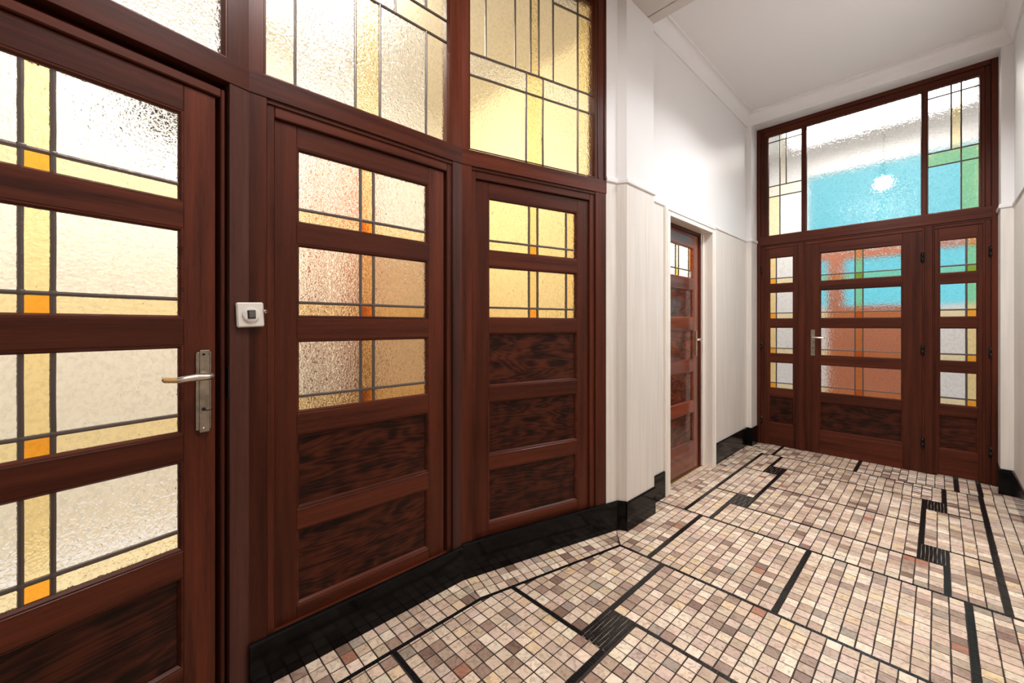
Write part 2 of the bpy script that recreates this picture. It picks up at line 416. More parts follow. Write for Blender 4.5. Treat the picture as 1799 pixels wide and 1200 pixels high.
# upper panel (between the second and the last cross line)
rf(-1.129, -.991, 2.653, 3.162); rf(-.969, .019, 2.653, 2.957); rf(.041, .194, 2.653, 3.162)
rf(-1.129, -.891, 3.178, 3.792); rf(-.869, -.076, 2.973, 3.472); rf(-.869, -.076, 3.488, 3.992); rf(-.054, .194, 3.178, 3.792)
rf(-1.129, -.996, 3.808, 4.339); rf(-.974, .019, 4.008, 4.339); rf(.041, .194, 3.808, 4.339)
# row along the back doors
for a, b_ in ((-1.40, -1.071), (-1.049, -.485), (-.463, .084), (.106, .199), (.221, .46)): rf(a, b_, 4.355, 4.775)
# margins
rf(-1.45, -1.151, 2.653, 4.351); rf(.216, .46, 2.653, 4.351)
# band between the first two cross lines
field([(-1.046, 1.968), (-1.046, 2.637), (-1.45, 2.637), (-1.45, 2.259), (-1.199, 1.968)], origin=(-1.046, 1.968))
rf(-1.024, -.485, 1.968, 2.637); rf(-.463, .081, 1.968, 2.637); rf(.103, .48, 1.968, 2.637)
# bay, left half, and the same mirrored
KA = (-1.18, -.52); KB = (-1.387, .31); K1_ = (-1.387, 1.133); K2_ = (-1.199, 1.96)
def inner(x1, y0, y1):
    """region right of the border line, left of x1"""
    r_ = rect(-1.6, x1, y0, y1)
    for p, q in ((KA, KB), (KB, K1_), (K1_, K2_)):
        dx, dy = q[0] - p[0], q[1] - p[1]; l_ = math.hypot(dx, dy); nx, ny = dy / l_, -dx / l_
        r_ = clip(r_, p[0] + nx * .009, p[1] + ny * .009, nx, ny)
    return r_
for flip in (False, True):
    n0 = len(TILES)
    for x1, y0, y1 in ((-.966, 1.298, 1.952), (-.866, .726, 1.282), (-.866, -.3, .710)):
        field(inner(x1, y0, y1), origin=(x1, y0))
    # strips along the three facets
    for p, q, a, b_, ang in ((KB, K1_, K12, K23, math.pi / 2), (K1_, K2_, K23, (-1.325, 2.114), ROT3), (KA, KB, K01, K12, ROT1)):
        dx, dy = q[0] - p[0], q[1] - p[1]; l_ = math.hypot(dx, dy); nx, ny = -dy / l_ * .009, dx / l_ * .009
        field([(p[0] + nx, p[1] + ny), (q[0] + nx, q[1] + ny), b_, a], origin=(p[0] + nx, p[1] + ny), ang=ang)
    if flip: TILES[n0:] = [[mir(p) for p in t][::-1] for t in TILES[n0:]]
rf(-.944, .004, 1.493, 1.952); rf(-.834, -.106, -.3, 1.477)

# individually placed: the 300 that show largest; the rest one piece of stuff
def view(p):
    z = p[0] * -.7237 + p[1] * .6902; x = p[0] * .6902 + p[1] * .7237
    if z < .05: return None
    return 899.5 + 713.7 * x / z, 572 + 713.7 * 1.2 / z, z
def shown(t):
    cx_ = sum(p[0] for p in t) / len(t); cy_ = sum(p[1] for p in t) / len(t); v = view((cx_, cy_))
    if v is None or not (-10 < v[0] < 1809 and v[1] < 1212): return 0
    return parea(t) / v[2] ** 3
order = sorted(range(len(TILES)), key=lambda i: -shown(TILES[i]))
lay = None
def tile_geo(bm, lay, t, dz):
    n = len(t); cx_ = sum(p[0] for p in t) / n; cy_ = sum(p[1] for p in t) / n
    a = sum(p[0] * q[1] - q[0] * p[1] for p, q in zip(t, t[1:] + t[:1]))
    if a < 0: t = t[::-1]
    h = -.0003 + dz; k = .0011
    def ins(p): 
        dx, dy = cx_ - p[0], cy_ - p[1]; l_ = math.hypot(dx, dy) or 1; return (p[0] + dx / l_ * k, p[1] + dy / l_ * k)
    lo = [bm.verts.new((*p, -.004)) for p in t]; mi = [bm.verts.new((*p, h - .0008)) for p in t]
    tilt = (random.uniform(-.008, .008), random.uniform(-.008, .008))
    hi = [bm.verts.new((*ins(p), h + (p[0] - cx_) * tilt[0] + (p[1] - cy_) * tilt[1])) for p in t]
    fs = [bm.faces.new(hi)]
    for i in range(n):
        j = (i + 1) % n
        fs.append(bm.faces.new((lo[i], lo[j], mi[j], mi[i]))); fs.append(bm.faces.new((mi[i], mi[j], hi[j], hi[i])))
    c = tone()
    for f in fs:
        for l_ in f.loops: l_[lay] = (*c, 1)
rest = bmesh.new(); rlay = rest.loops.layers.float_color.new('tone')
for rank, i in enumerate(order):
    dz = random.uniform(-.0004, .0003)
    if rank < 298 and shown(TILES[i]) > 0:
        bm = bmesh.new(); lay = bm.loops.layers.float_color.new('tone'); tile_geo(bm, lay, TILES[i], dz); link('tile', bm, 'tile', floor)
    else: tile_geo(rest, rlay, TILES[i], dz)
o = link('far_tile', rest, 'tile', floor); o['kind'] = 'stuff'

# black tesserae: bars and squares
bars = []      # (x0,x1,y0,y1, cells across the short side)
def hb(y, x0, x1): bars.append((x0, x1, y - HW, y + HW))
def vb(x, y0, y1): bars.append((x - VW, x + VW, y0, y1))
hb(1.96, -1.205, .27); hb(2.645, -1.15, .215); hb(2.965, -.98, .03); hb(3.17, -1.13, -.985); hb(3.17, .041, .195); hb(3.48, -.869, -.076)
hb(3.80, -1.13, -.996); hb(3.80, .041, .195); hb(4.0, -.885, -.07); hb(4.347, -1.15, .215)
vb(-1.14, 2.653, 4.339); vb(.205, 2.653, 4.339); vb(.21, 4.355, 4.72)
vb(-.98, 2.653, 2.957); vb(-.88, 3.17, 4.0); vb(-.985, 4.0, 4.339); vb(.03, 2.653, 2.973); vb(-.065, 3.17, 3.992); vb(.03, 3.992, 4.339)
vb(-1.06, 4.355, 4.72); vb(-.474, 4.355, 4.72); vb(.095, 4.355, 4.72)
vb(-1.035, 1.968, 2.637); vb(-.474, 1.968, 2.637); vb(.092, 1.968, 2.637)
hb(1.485, -.845, -.095); hb(1.29, -1.36, -.95); hb(1.29, .01, .42); vb(-.955, 1.485, 1.952); vb(.015, 1.485, 1.952)
vb(-.855, -.3, 1.282); vb(-.095, -.3, 1.282); hb(.718, -1.378, -.866); hb(.718, -.084, .43)
bm = bmesh.new()
def tess(bm, quad, h=-.0006):
    cx_ = sum(p[0] for p in quad) / 4; cy_ = sum(p[1] for p in quad) / 4
    lo = [bm.verts.new((*p, -.004)) for p in quad]
    hi = [bm.verts.new((p[0] + (cx_ - p[0]) * .04, p[1] + (cy_ - p[1]) * .04, h + random.uniform(-.0003, .0003))) for p in quad]
    bm.faces.new(hi)
    for i in range(4): j = (i + 1) % 4; bm.faces.new((lo[i], lo[j], hi[j], hi[i]))
def tess_run(bm, p, q, wid, step=.0125, g=.0007):
    dx, dy = q[0] - p[0], q[1] - p[1]; l_ = math.hypot(dx, dy); n = max(1, round(l_ / step)); ux, uy = dx / l_, dy / l_; nx, ny = -uy * wid / 2, ux * wid / 2
    for i in range(n):
        a = l_ * i / n + g; b_ = l_ * (i + 1) / n - g; j = random.uniform(-.0006, .0006)
        P = lambda t, s: (p[0] + ux * t + nx * s - uy * j, p[1] + uy * t + ny * s + ux * j)
        tess(bm, [P(a, -1), P(b_, -1), P(b_, 1), P(a, 1)])
for x0, x1, y0, y1 in bars:
    if x1 - x0 > y1 - y0: tess_run(bm, (x0, (y0 + y1) / 2), (x1, (y0 + y1) / 2), y1 - y0 + .001)
    else: tess_run(bm, ((x0 + x1) / 2, y0), ((x0 + x1) / 2, y1), x1 - x0 + .0)
for fl in (False, True):
    pts = [KA, KB, K1_, K2_]
    if fl: pts = [mir(p) for p in pts]
    for p, q in zip(pts, pts[1:]): tess_run(bm, p, q, .016)
o = link('black_line_tessera', bm, 'black_tile', floor); o['kind'] = 'stuff'
SQ = [(-.986, -.869, 2.957, 3.178), (-.996, -.874, 3.792, 4.008), (-.076, .041, 3.792, 4.008), (-.076, .041, 2.957, 3.178), (-.966, -.844, 1.277, 1.493), (-.096, .026, 1.277, 1.493)]
for x0, x1, y0, y1 in SQ:
    box('grout_patch', x0 + .004, x1 - .004, y0 + .004, y1 - .004, -.006, -.0016, 'tan_grout', floor, 0)
bm = bmesh.new()
for x0, x1, y0, y1 in SQ:
    nx_, ny_ = 8, 16
    for i in range(nx_):
        ph = random.uniform(0, 6)
        for j in range(ny_):
            wob = .0008 * math.sin(j * .5 + ph) if 0 < i < nx_ - 1 else 0
            xa = x0 + (x1 - x0) * i / nx_ + .0007 + wob; xb = x0 + (x1 - x0) * (i + 1) / nx_ - .0007 + wob
            ya = y0 + (y1 - y0) * (j + (.5 if i % 2 else 0)) / ny_ + .0006; yb = ya + (y1 - y0) / ny_ - .0012; yb = min(yb, y1)
            if yb - ya > .003: tess(bm, [(xa, ya), (xb, ya), (xb, yb), (xa, yb)])
o = link('black_patch_tessera', bm, 'black_tile', floor); o['kind'] = 'stuff'

# ---- walls, ceiling
bm = bmesh.new()
back_pts = [(-1.42, 2.80), (-1.42, 2.35), (WALL[0][0] - .09, WALL[0][1] + .08)]
add_prism(bm, WALL[:5] + [(-1.33, 2.80)] + back_pts, 0, 3.5)
add_prism(bm, [(-1.33, 3.60), (-1.33, 4.525), (-1.285, 4.525), (-1.285, BACK + .002), (-1.33, BACK + .08), (-1.42, BACK + .08), (-1.42, 3.60)], 0, 3.5)
add_prism(bm, [(-1.33, 2.80), (-1.33, 3.60), (-1.42, 3.60), (-1.42, 2.80)], 1.985, 3.5)
wl = tag(link('wall_left', bm, 'plaster'), 'left hall wall with pilaster, smooth cream plaster above the moulding', 'wall', 'structure')
def wp(path): sweep('wallpaper', path, [(-.004, .15), (.002, .15), (.002, 2.036), (-.004, 2.036)], 'paper', wl)
wp(WALL[:5] + [(-1.33, 2.74)]); wp([(-1.33, 3.655)] + WALL[5:7] + [(-1.285, BACK)])
RW = [(.31, BACK + .02), (.31, 4.525), (.37, 4.525), (.37, 2.463), (.322, 2.463), (.322, 2.135), mir(on3(.985)), mir(K23), mir(K12), mir(K01), (.2, -1.2)]
bm = bmesh.new()
add_prism(bm, [(.31, BACK + .02), (.31, 4.525), (.37, 4.525), (.46, 4.525), (.46, BACK + .08)], 0, 3.5)
add_prism(bm, [(.37, 4.525), (.37, 2.463), (.46, 2.463), (.46, 4.525)], 0, 3.5)
add_prism(bm, [(.322, 2.463), (.322, 2.135), (.46, 2.135), (.46, 2.463)], 0, 3.5)
for p, q in ((( .322, 2.135), mir(on3(.985))), (mir(on3(.985)), mir(K23)), (mir(K23), mir(K12)), (mir(K12), mir(K01)), (mir(K01), (.3, -1.2))):
    d = Vector(q) - Vector(p); d.normalize(); n = Vector((-d.y, d.x)) * .09
    add_prism(bm, [p, q, (q[0] + n.x, q[1] + n.y), (p[0] + n.x, p[1] + n.y)], 0, 3.5)
wr = tag(link('wall_right', bm, 'plaster'), 'right hall wall in pale plaster at the photo edge', 'wall', 'structure')
sweep('wallpaper', RW[:10], [(-.004, .15), (.002, .15), (.002, 2.036), (-.004, 2.036)], 'paper', wr)
bm = bmesh.new(); add_box(bm, -1.33, .37, 4.525, BACK + .08, 3.20, 3.5)
tag(link('wall_far', bm, 'plaster'), 'plaster lintel above the glazed back screen', 'wall', 'structure')
tag(box('wall_near', -1.8, .9, -1.32, -1.2, 0, 3.5, 'plaster', None, 0), 'wall behind the photographer', 'wall', 'structure')
bm = bmesh.new(); add_box(bm, -1.42, .46, 2.46, 4.8, CEIL, CEIL + .1)
ce = tag(link('ceiling', bm, 'ceiling'), 'flat pale ceiling over the far part of the hall', 'ceiling', 'structure')
bm = bmesh.new(); add_prism(bm, [(-1.8, -1.25), (.75, -1.25), (.75, 2.385), (-1.262, 2.385), (-1.262, 2.2), (-1.40, 2.2), (-1.8, 1.2)], SOFF, 3.46)
M['soffit'] = plain('ceiling paint with soffit shade', (.58, .53, .49), .6)  # darker beige: the shade under beam and bay ceiling is put into the colour
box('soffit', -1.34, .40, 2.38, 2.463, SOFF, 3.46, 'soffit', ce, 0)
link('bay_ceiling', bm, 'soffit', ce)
cove = [(0, 3.186), (.013, 3.186), (.013, 3.196)] + [(.012 + .052 * (1 - math.cos(t)), 3.196 + .094 * math.sin(t)) for t in [k * math.pi / 12 for k in range(1, 7)]] + [(.067, 3.286), (.076, 3.286), (.076, CEIL + .01), (0, CEIL + .01)]
tag(sweep('trim_1', [(-1.33, 2.463), (-1.33, 4.525), (.37, 4.525), (.37, 2.463)], cove, 'ceiling'), 'hollow plaster cornice running under the far ceiling', 'cornice', 'structure')
cr = [(0, 2.034), (.008, 2.036), (.011, 2.041), (.011, 2.058), (.007, 2.062), (.007, 2.068), (0, 2.070)]
tag(sweep('trim_2', WALL, cr, 'plaster'), 'thin plaster moulding along the left wall at door height', 'moulding', 'structure')
tag(sweep('trim_3', RW[:6], cr, 'plaster'), 'thin plaster moulding along the right wall at door height', 'moulding', 'structure')

# ---- black marble baseboards
def bb(h): return [(-.005, 0), (.013, 0), (.013, h - .006), (.009, h), (-.005, h)]
bl = tag(empty('baseboard_left'), 'tall polished black marble baseboard under the panels and left wall', 'baseboard', 'structure')
BH = .157
sweep('slab', [(K12[0], K12[1] + .0), (K23[0], K23[1])], bb(BH), 'marble', bl)
sweep('slab', [(K23[0], K23[1] + .001), on3(.985), (-1.262, 2.135)], bb(.168), 'marble', bl)
sweep('slab', [(-1.2625, 2.1205), (-1.262, 2.463)], bb(.166), 'marble', bl)
sweep('slab', [(-1.33, 2.4632), (-1.33, 2.737)], bb(.18), 'marble', bl)
sweep('slab', [(-1.33, 3.662), (-1.33, 4.525), (-1.285, 4.525), (-1.285, BACK)], bb(.18), 'marble', bl)
br = tag(empty('baseboard_right'), 'tall polished black marble baseboard along the right wall', 'baseboard', 'structure')
sweep('slab', [(.31, BACK), (.31, 4.525), (.37, 4.525), (.37, 2.47)], bb(.18), 'marble', br)
sweep('slab', [(.322, 2.463), (.322, 2.135), mir(on3(.985)), mir(K23), mir(K12), mir(K01)], bb(.168), 'marble', br)

# ---------------------------------------------------------------- the three glazed wooden facets on the left
VL = [.388, .442]
CT = ['g_clear', 'g_yellow', 'g_clear']; CB = ['g_pale', 'g_orange', 'g_pale']
def bead_frame(parent, x0, x1, z0, z1, mat='wv', y=.02):
    bm = bmesh.new(); ring_slope(bm, x0, x1, z0, z1, .012, 0, y); link('glazing_bead', bm, mat, parent)
def framing(name, label, k, rot, w, xr, top_x0, top_x1, right_step=None):
    """posts, lintel and head that carry a leaf and a fanlight"""
    f = tag(empty(name, (k[0], k[1], 0), rot), label, 'frame', 'structure')
    box('post', -.003, .052, 0, .07, 0, 1.966, 'wv', f); box('post', xr, w + .003, 0, .07, 0, 1.966, 'wg' if name != 'trim_6' else 'wv', f)
    box('lintel', -.004, w + .004, -.003, .07, 1.965, 2.04, 'wh', f)
    box('post', -.003, top_x0, .001, .07, 2.04, SOFF, 'wv', f); box('post', top_x1, w + .003, .001, .07, 2.04, SOFF, 'wv', f)
    box('head', top_x0, top_x1, 0, .07, 3.06, SOFF, 'wh', f)
    # stepped jamb lining
    zb = 0 if name == 'trim_4' else .15
    for (a, b_) in ((.052, .0775), (xr - .0255 if w < .87 else .785, xr)):
        a += .006 if not zb and a > .5 else 0
        b_ -= .008 if not zb and a > .5 else 0
        box('jamb_lining', a, b_, .010, .07, zb, 1.940 if not zb else 1.958, 'wv', f, .003)
    box('jamb_lining', .0775, xr - .0195 if not zb else (xr - .0255 if w < .87 else .785), .010, .07, 1.913, 1.940 if not zb else 1.958, 'wh', f, .003)
    if not zb: box('rebate', .052, xr, .055, .07, 1.94, 1.966, 'wh', f, 0); box('rebate', xr - .016, xr, .055, .07, 0, 1.94, 'wv', f, 0)
    xs = xr - .0255 if w < .87 else .785
    box('door_stop', .06, .10, .0625, .072, zb, 1.93, 'wv', f, 0); box('door_stop', xs - .02, xs + .02, .0625, .072, zb, 1.93, 'wv', f, 0); box('door_stop', .10, xs - .02, .0625, .072, 1.89, 1.93, 'wh', f, 0)
    if zb: box('sill', .052, xr, 0, .07, 0, zb + .004, 'wh', f, 0)
    if zb: box('cover_strip', .052, xr, .004, .012, 1.950, 1.966, 'wh', f)
    return f
fr1 = framing('trim_4', 'dark wooden posts and lintel around the nearest glazed door', K01, ROT1, FW, .804, .044, .798)
fr2 = framing('trim_5', 'dark wooden posts and lintel around the middle glazed panel', K12, ROT2, .861, .810, .044, .798)
fr3 = framing('trim_6', 'dark wooden posts and lintel around the third glazed panel', K23, ROT3, .896, .82, .039, .82)
box('strike_plate', .801, .806, .002, .02, .97, 1.07, 'iron', fr1)
box('fillet', .834, .846, -.004, .004, 2.046, SOFF, 'wv', fr3); box('fillet', .884, .896, -.006, .004, 2.046, SOFF, 'wv', fr3)

# door 1, glazed, with lever handle
d1 = tag(empty('door_1', (K01[0], K01[1], 0), ROT1), 'nearest glazed wooden door with four leaded lights and a nickel lever handle', 'door', 'structure')
leaf(d1, .079, .773, .006, 1.910, .150, .692, [(1.562, 1.833, 1.618), (1.220, 1.488, 1.278), (.878, 1.143, .935), (.536, .803, .592)],
     [(.19, .461)], .020, [.385, .436], CT, CB)
hd = box('handle', .7205, .7615, .0125, .021, .882, 1.120, 'steel', d1, .003); hd['label'] = 'nickel lock plate'
box('plate_ridge', .728, .755, .008, .0135, .876, 1.126, 'steel', hd, .0022)
tube('lever', [(.742, .012, 1.05), (.742, -.012, 1.05), (.742, -.028, 1.05), (.737, -.037, 1.05), (.724, -.041, 1.05), (.700, -.042, 1.0505), (.675, -.041, 1.0485), (.660, -.039, 1.0465), (.654, -.038, 1.046)],
     [.010, .010, .0115, .0125, .0125, .0122, .0112, .0095, .005], 'alu', hd, 16, .85)
bm = bmesh.new()
for ph in (0, 2.1, 4.2):
    add_tube(bm, [(.660 - t * .00165, -.037 + .0038 * math.cos(t * .75 + ph), 1.046 + .0038 * math.sin(t * .75 + ph) + t * .0002) for t in range(0, 22)], [.0042] * 19 + [.0035, .003, .0015], 7)
o = link('rope_wrap', bm, 'rope', hd, True); o['label'] = 'frayed tan twine on the lever tip'
tube('screw', [(.7375, .009, 1.113), (.7375, .006, 1.113)], .0035, 'iron', hd); tube('screw', [(.7375, .009, .889), (.7375, .006, .889)], .0035, 'alu', hd)
disc('keyhole', (.7375, .947), .0055, .0065, .009, 'black_plastic', hd, 14, .0005)
tube('key_wire', [(.737, .008, .945), (.742, -.004, .944), (.750, -.010, .947), (.757, -.012, .951)], .0014, 'iron', hd, 6)

# fixed glazed panels
w4 = tag(empty('window_4', (K12[0], K12[1], 0), ROT2), 'fixed wooden panel with three leaded lights over two dark wood panels', 'glazed panel', 'structure')
leaf(w4, .079, .774, BH - .004, 1.910, .150, .694, [(1.565, 1.835, 1.620), (1.227, 1.493, 1.283), (.885, 1.150, .944)], [(.543, .813), (.200, .471)], .022, VL, CT, CB)
w5 = tag(empty('window_5', (K23[0], K23[1], 0), ROT3), 'fixed wooden panel with two amber leaded lights over three dark wood panels', 'glazed panel', 'structure')
leaf(w5, .079, .783, .16, 1.910, .150, .706, [(1.568, 1.838, 1.625), (1.232, 1.497, 1.290)], [(.895, 1.165), (.556, .825), (.218, .485)], .022,
     [.395, .448, .637], ['g_pale', 'g_amber', 'g_pale', 'g_amber'], ['g_yellow', 'g_orange', 'g_yellow', 'g_amber'])

# fanlights: panes as rectangles, cames as lines
def fanlight(name, label, k, rot, x0, x1, z0, z1, panes, cames, y=.022, w=.009, mat='wv', bead=True):
    f = tag(empty(name, (k[0], k[1], 0), rot), label, 'window', 'structure')
    if bead:
        bm = bmesh.new(); ring_slope(bm, x0, x1, z0, z1, .010, 0, y); link('glazing_bead', bm, mat, f)
    for a, b_, c, d, g in panes: pane(f, max(a, x0), min(b_, x1), max(c, z0), min(d, z1), g, y)
    for a, b_ in cames: came(f, a, b_, y, w)
    return f
c_, y_, p_, n_ = 'g_clear', 'g_yellow', 'g_pale', 'g_faint'
def cols(xs, z0, z1, gs): return [(xs[i], xs[i + 1], z0, z1, gs[i]) for i in range(len(gs))]
T1 = 3.06
fanlight('window_1', 'leaded fanlight above the nearest door, cut by the photo top', K01, ROT1, .044, .798, 2.04, T1,
         cols([.044, .16, .30, .798], 2.04, 2.515, [p_, y_, c_]) + cols([.044, .30, .798], 2.515, 2.615, [c_, c_]) + cols([.044, .30, .5, .798], 2.615, T1, [c_, y_, c_]),
         [((.16, 2.04), (.16, 2.515)), ((.30, 2.04), (.30, T1)), ((.044, 2.515), (.798, 2.515)), ((.044, 2.615), (.798, 2.615)), ((.5, 2.615), (.5, T1))])
fanlight('window_2', 'leaded fanlight above the middle panel with tall cream panes', K12, ROT2, .044, .798, 2.04, T1,
         cols([.044, .145, .361, .463, .680, .798], 2.04, 2.515, [n_, c_, p_, c_, n_]) + cols([.044, .53, .798], 2.515, 2.615, [c_, n_]) + cols([.044, .2, .40, .50, .68, .798], 2.615, T1, [c_, n_, p_, c_, n_]),
         [((v, 2.04), (v, 2.515)) for v in (.145, .361, .463, .68)] + [((.044, 2.515), (.798, 2.515)), ((.044, 2.615), (.798, 2.615)), ((.53, 2.515), (.53, 2.615))] + [((v, 2.615), (v, T1)) for v in (.2, .4, .5, .68)])
fanlight('window_3', 'leaded fanlight above the third panel with many narrow upright panes', K23, ROT3, .039, .820, 2.045, T1,
         cols([.039, .369, .473, .707, .82], 2.045, 2.415, [n_, y_, n_, p_]) + cols([.039, .369, .473, .707, .82], 2.415, 2.522, [c_, p_, c_, n_])
         + cols([.039, .135, .302, .396, .446, .539], 2.522, T1, [n_, n_, n_, p_, n_]) + cols([.539, .707, .82], 2.522, 2.952, [n_, p_]) + cols([.539, .707, .82], 2.952, T1, [c_, p_]),
         [((v, 2.045), (v, 2.522)) for v in (.369, .473)] + [((.707, 2.045), (.707, T1)), ((.039, 2.415), (.82, 2.415)), ((.039, 2.522), (.82, 2.522)), ((.539, 2.952), (.82, 2.952))]
         + [((v, 2.522), (v, T1)) for v in (.135, .302, .396, .446, .539)])

# ---------------------------------------------------------------- glazed screen at the far end
B0 = BACK
bf = tag(empty('trim_7', (0, B0, 0)), 'reddish wooden frame of the screen at the far end', 'frame', 'structure')
box('jamb', -1.287, -1.252, -.008, .06, 0, 3.20, 'wv', bf, .004); box('jamb', -1.252, -1.216, .006, .06, 0, 3.165, 'wv', bf, .003)
box('jamb', .277, .312, -.008, .06, 0, 3.20, 'wv', bf, .004); box('jamb', .246, .277, .006, .06, 0, 3.165, 'wv', bf, .003)
box('head', -1.252, .277, -.008, .06, 3.165, 3.20, 'wh', bf, .004)
box('head', -1.216, .246, .006, .06, 3.112, 3.165, 'wh', bf, .003)
box('transom_rail', -1.262, .285, -.006, .06, 2.012, 2.098, 'wh', bf, .003); box('transom_rail', -1.255, .28, .002, .06, 1.998, 2.013, 'wh', bf, .002)
box('mullion', -.932, -.883, .0, .06, 0, 2.0, 'wv', bf, .003); box('mullion', -.078, -.029, .0, .06, 0, 2.0, 'wv', bf, .003)
box('mullion', -.899, -.874, .004, .05, 2.098, 3.112, 'wv', bf, .002); box('mullion', -.088, -.064, .004, .05, 2.098, 3.112, 'wv', bf, .002)
for a, b_, z0, z1 in ((-1.216, -.899, 2.098, 3.112), (-.064, .246, 2.098, 3.112)):
    pass
box('stile', -1.216, -1.190, .010, .05, 2.098, 3.112, 'wv', bf, .002); box('stile', .224, .246, .010, .05, 2.098, 3.112, 'wv', bf, .002)
def inner_trim(parent, a, b_, y=.006):   # lining strips between the posts and a leaf
    box('jamb_lining', a, a + .010, y, .05, 0, 1.998, 'wv', parent, .001); box('jamb_lining', b_ - .010, b_, y, .05, 0, 1.998, 'wv', parent, .001)
    box('jamb_lining', a + .010, b_ - .010, y, .05, 1.975, 1.998, 'wh', parent, .001)
    box('door_stop', a + .008, a + .028, .0505, .062, 0, 1.99, 'wv', parent, .001); box('door_stop', b_ - .028, b_ - .008, .0505, .062, 0, 1.99, 'wv', parent, .001)
    box('door_stop', a + .028, b_ - .028, .0505, .062, 1.955, 1.99, 'wh', parent, .001)
inner_trim(bf, -1.216, -.932); inner_trim(bf, -.883, -.078); inner_trim(bf, -.029, .246)
ROWS = [(1.612, 1.885, 1.673), (1.262, 1.538, 1.325), (.914, 1.186, .974), (.568, .838, .627)]
d3 = tag(empty('door_3', (0, B0, 0)), 'wide middle door of the far screen with lever handle and four leaded lights', 'door', 'structure')
leaf(d3, -.8725, -.0885, .004, 1.973, -.766, -.205, ROWS, [(.215, .490)], .010, [-.512, -.458], ['g_clear', 'g_yellow', 'g_clear'], ['g_pale', 'g_orange', 'g_pale'], w=.010)
hb_ = box('handle', -.836, -.800, .002, .011, .914, 1.163, 'steel', d3, .004); hb_['label'] = 'rounded nickel lock plate'
tube('lever', [(-.818, .004, 1.09), (-.818, -.030, 1.09), (-.812, -.042, 1.09), (-.795, -.045, 1.089), (-.76, -.045, 1.087), (-.728, -.043, 1.084), (-.716, -.041, 1.083)], [.009, .0095, .010, .010, .009, .0075, .004], 'alu', hb_, 12)
disc('keyhole', (-.816, .985), .006, -.0005, .003, 'black_plastic', hb_, 12, .0005)
for z in (1.756, 1.002, .246): hinge(d3, -.086, z, .000)
d4 = tag(empty('door_4', (0, B0, 0)), 'narrow left side leaf of the far screen with four leaded lights', 'door', 'structure')
leaf(d4, -1.2055, -.9425, .004, 1.973, -1.180, -.970, ROWS, [(.220, .492)], .010, [-1.119], ['g_amber', 'g_clear'], ['g_orange', 'g_pale'], w=.010)
for z in (1.765, .996, .242): hinge(d4, -1.2475, z, .004)
d5 = tag(empty('door_5', (0, B0, 0)), 'narrow right side leaf of the far screen with four leaded lights', 'door', 'structure')
leaf(d5, -.0185, .2355, .010, 1.973, .003, .212, ROWS, [(.215, .490)], .010, [.152], ['g_clear', 'g_yellow'], ['g_pale', 'g_orange'], w=.013)
for z in (1.756, .995, .250): hinge(d5, .274, z, .002)
zt = 3.112
fanlight('window_6', 'left narrow leaded fanlight of the far screen', (0, B0), 0, -1.190, -.899, 2.098, zt,
         cols([-1.19, -1.086, -.899], 2.098, 2.495, [p_, c_]) + cols([-1.19, -1.086, -.899], 2.495, 2.60, [n_, n_]) + cols([-1.19, -1.086, -1.033, -.899], 2.60, 3.045, [c_, n_, c_]) + cols([-1.19, -1.086, -1.033, -.899], 3.045, zt, [c_, n_, c_]),
         [((-1.086, 2.098), (-1.086, zt)), ((-1.033, 2.60), (-1.033, zt))] + [((-1.19, z), (-.899, z)) for z in (2.495, 2.60, 3.045)], .016, .010)
fanlight('window_7', 'large clear middle fanlight of the far screen glowing blue', (0, B0), 0, -.874, -.088, 2.098, zt, [(-.874, -.088, 2.098, zt, 'g_clear')], [], .016)
fanlight('window_8', 'right narrow leaded fanlight of the far screen with green tinted panes', (0, B0), 0, -.064, .224, 2.098, zt,
         cols([-.064, .125, .224], 2.098, 2.483, [c_, y_]) + cols([-.064, .125, .224], 2.483, 2.59, [y_, y_]) + cols([-.064, .072, .125, .224], 2.59, 3.035, [c_, p_, c_]) + cols([-.064, .072, .125, .224], 3.035, zt, [c_, n_, c_]),
         [((.125, 2.098), (.125, zt)), ((.072, 2.59), (.072, zt))] + [((-.064, z), (.224, z)) for z in (2.483, 2.59, 3.035)], .016, .010)

for root in [d3, d4, d5] + [o_ for o_ in C.objects if o_.name in ('window_6', 'window_7', 'window_8')]:
    for o_ in root.children:
        for k_ in ('clear', 'pale', 'yellow', 'faint'):
            if o_.data.materials[0] == M['g_' + k_]: o_.data.materials[0] = M['h_' + k_]

# ---------------------------------------------------------------- side door in the left wall
sd = tag(empty('door_2', (-1.41, 0, 0), math.pi / 2), 'dark wooden side door with one leaded light and four panels', 'door', 'structure')
leaf(sd, 2.835, 3.540, .006, 1.955, 2.885, 3.446, [(1.588, 1.848, 1.655)], [(1.262, 1.502), (.911, 1.164), (.570, .821), (.235, .480)], .0,
     [3.133, 3.187, 3.375], ['g_clear', 'g_pale', 'g_clear', 'g_orange'], ['g_clear', 'g_orange', 'g_clear', 'g_clear'], w=.010)
for o_ in sd.children:
    for k_ in 'vhp':
        if o_.data.materials[0] == M['w' + k_]: o_.data.materials[0] = M['s' + k_]
hs_ = box('handle', 3.475, 3.507, -.006, .001, .94, 1.16, 'steel', sd, .003)
tube('lever', [(3.491, 0, 1.085), (3.491, -.035, 1.085), (3.487, -.047, 1.085), (3.470, -.050, 1.084), (3.43, -.050, 1.082), (3.395, -.048, 1.080)], [.009, .009, .010, .010, .008, .005], 'alu', hs_, 12)
sdf = tag(empty('trim_8', (-1.41, 0, 0), math.pi / 2), 'dark wooden door frame set in the white side opening', 'frame', 'structure')
box('jamb', 3.543, 3.572, -.012, .05, 0, 1.984, 'wv', sdf, .002); box('jamb', 2.803, 2.832, -.012, .05, 0, 1.984, 'wv', sdf, .002); box('head', 2.832, 3.543, -.012, .05, 1.958, 1.984, 'wh', sdf, .002)
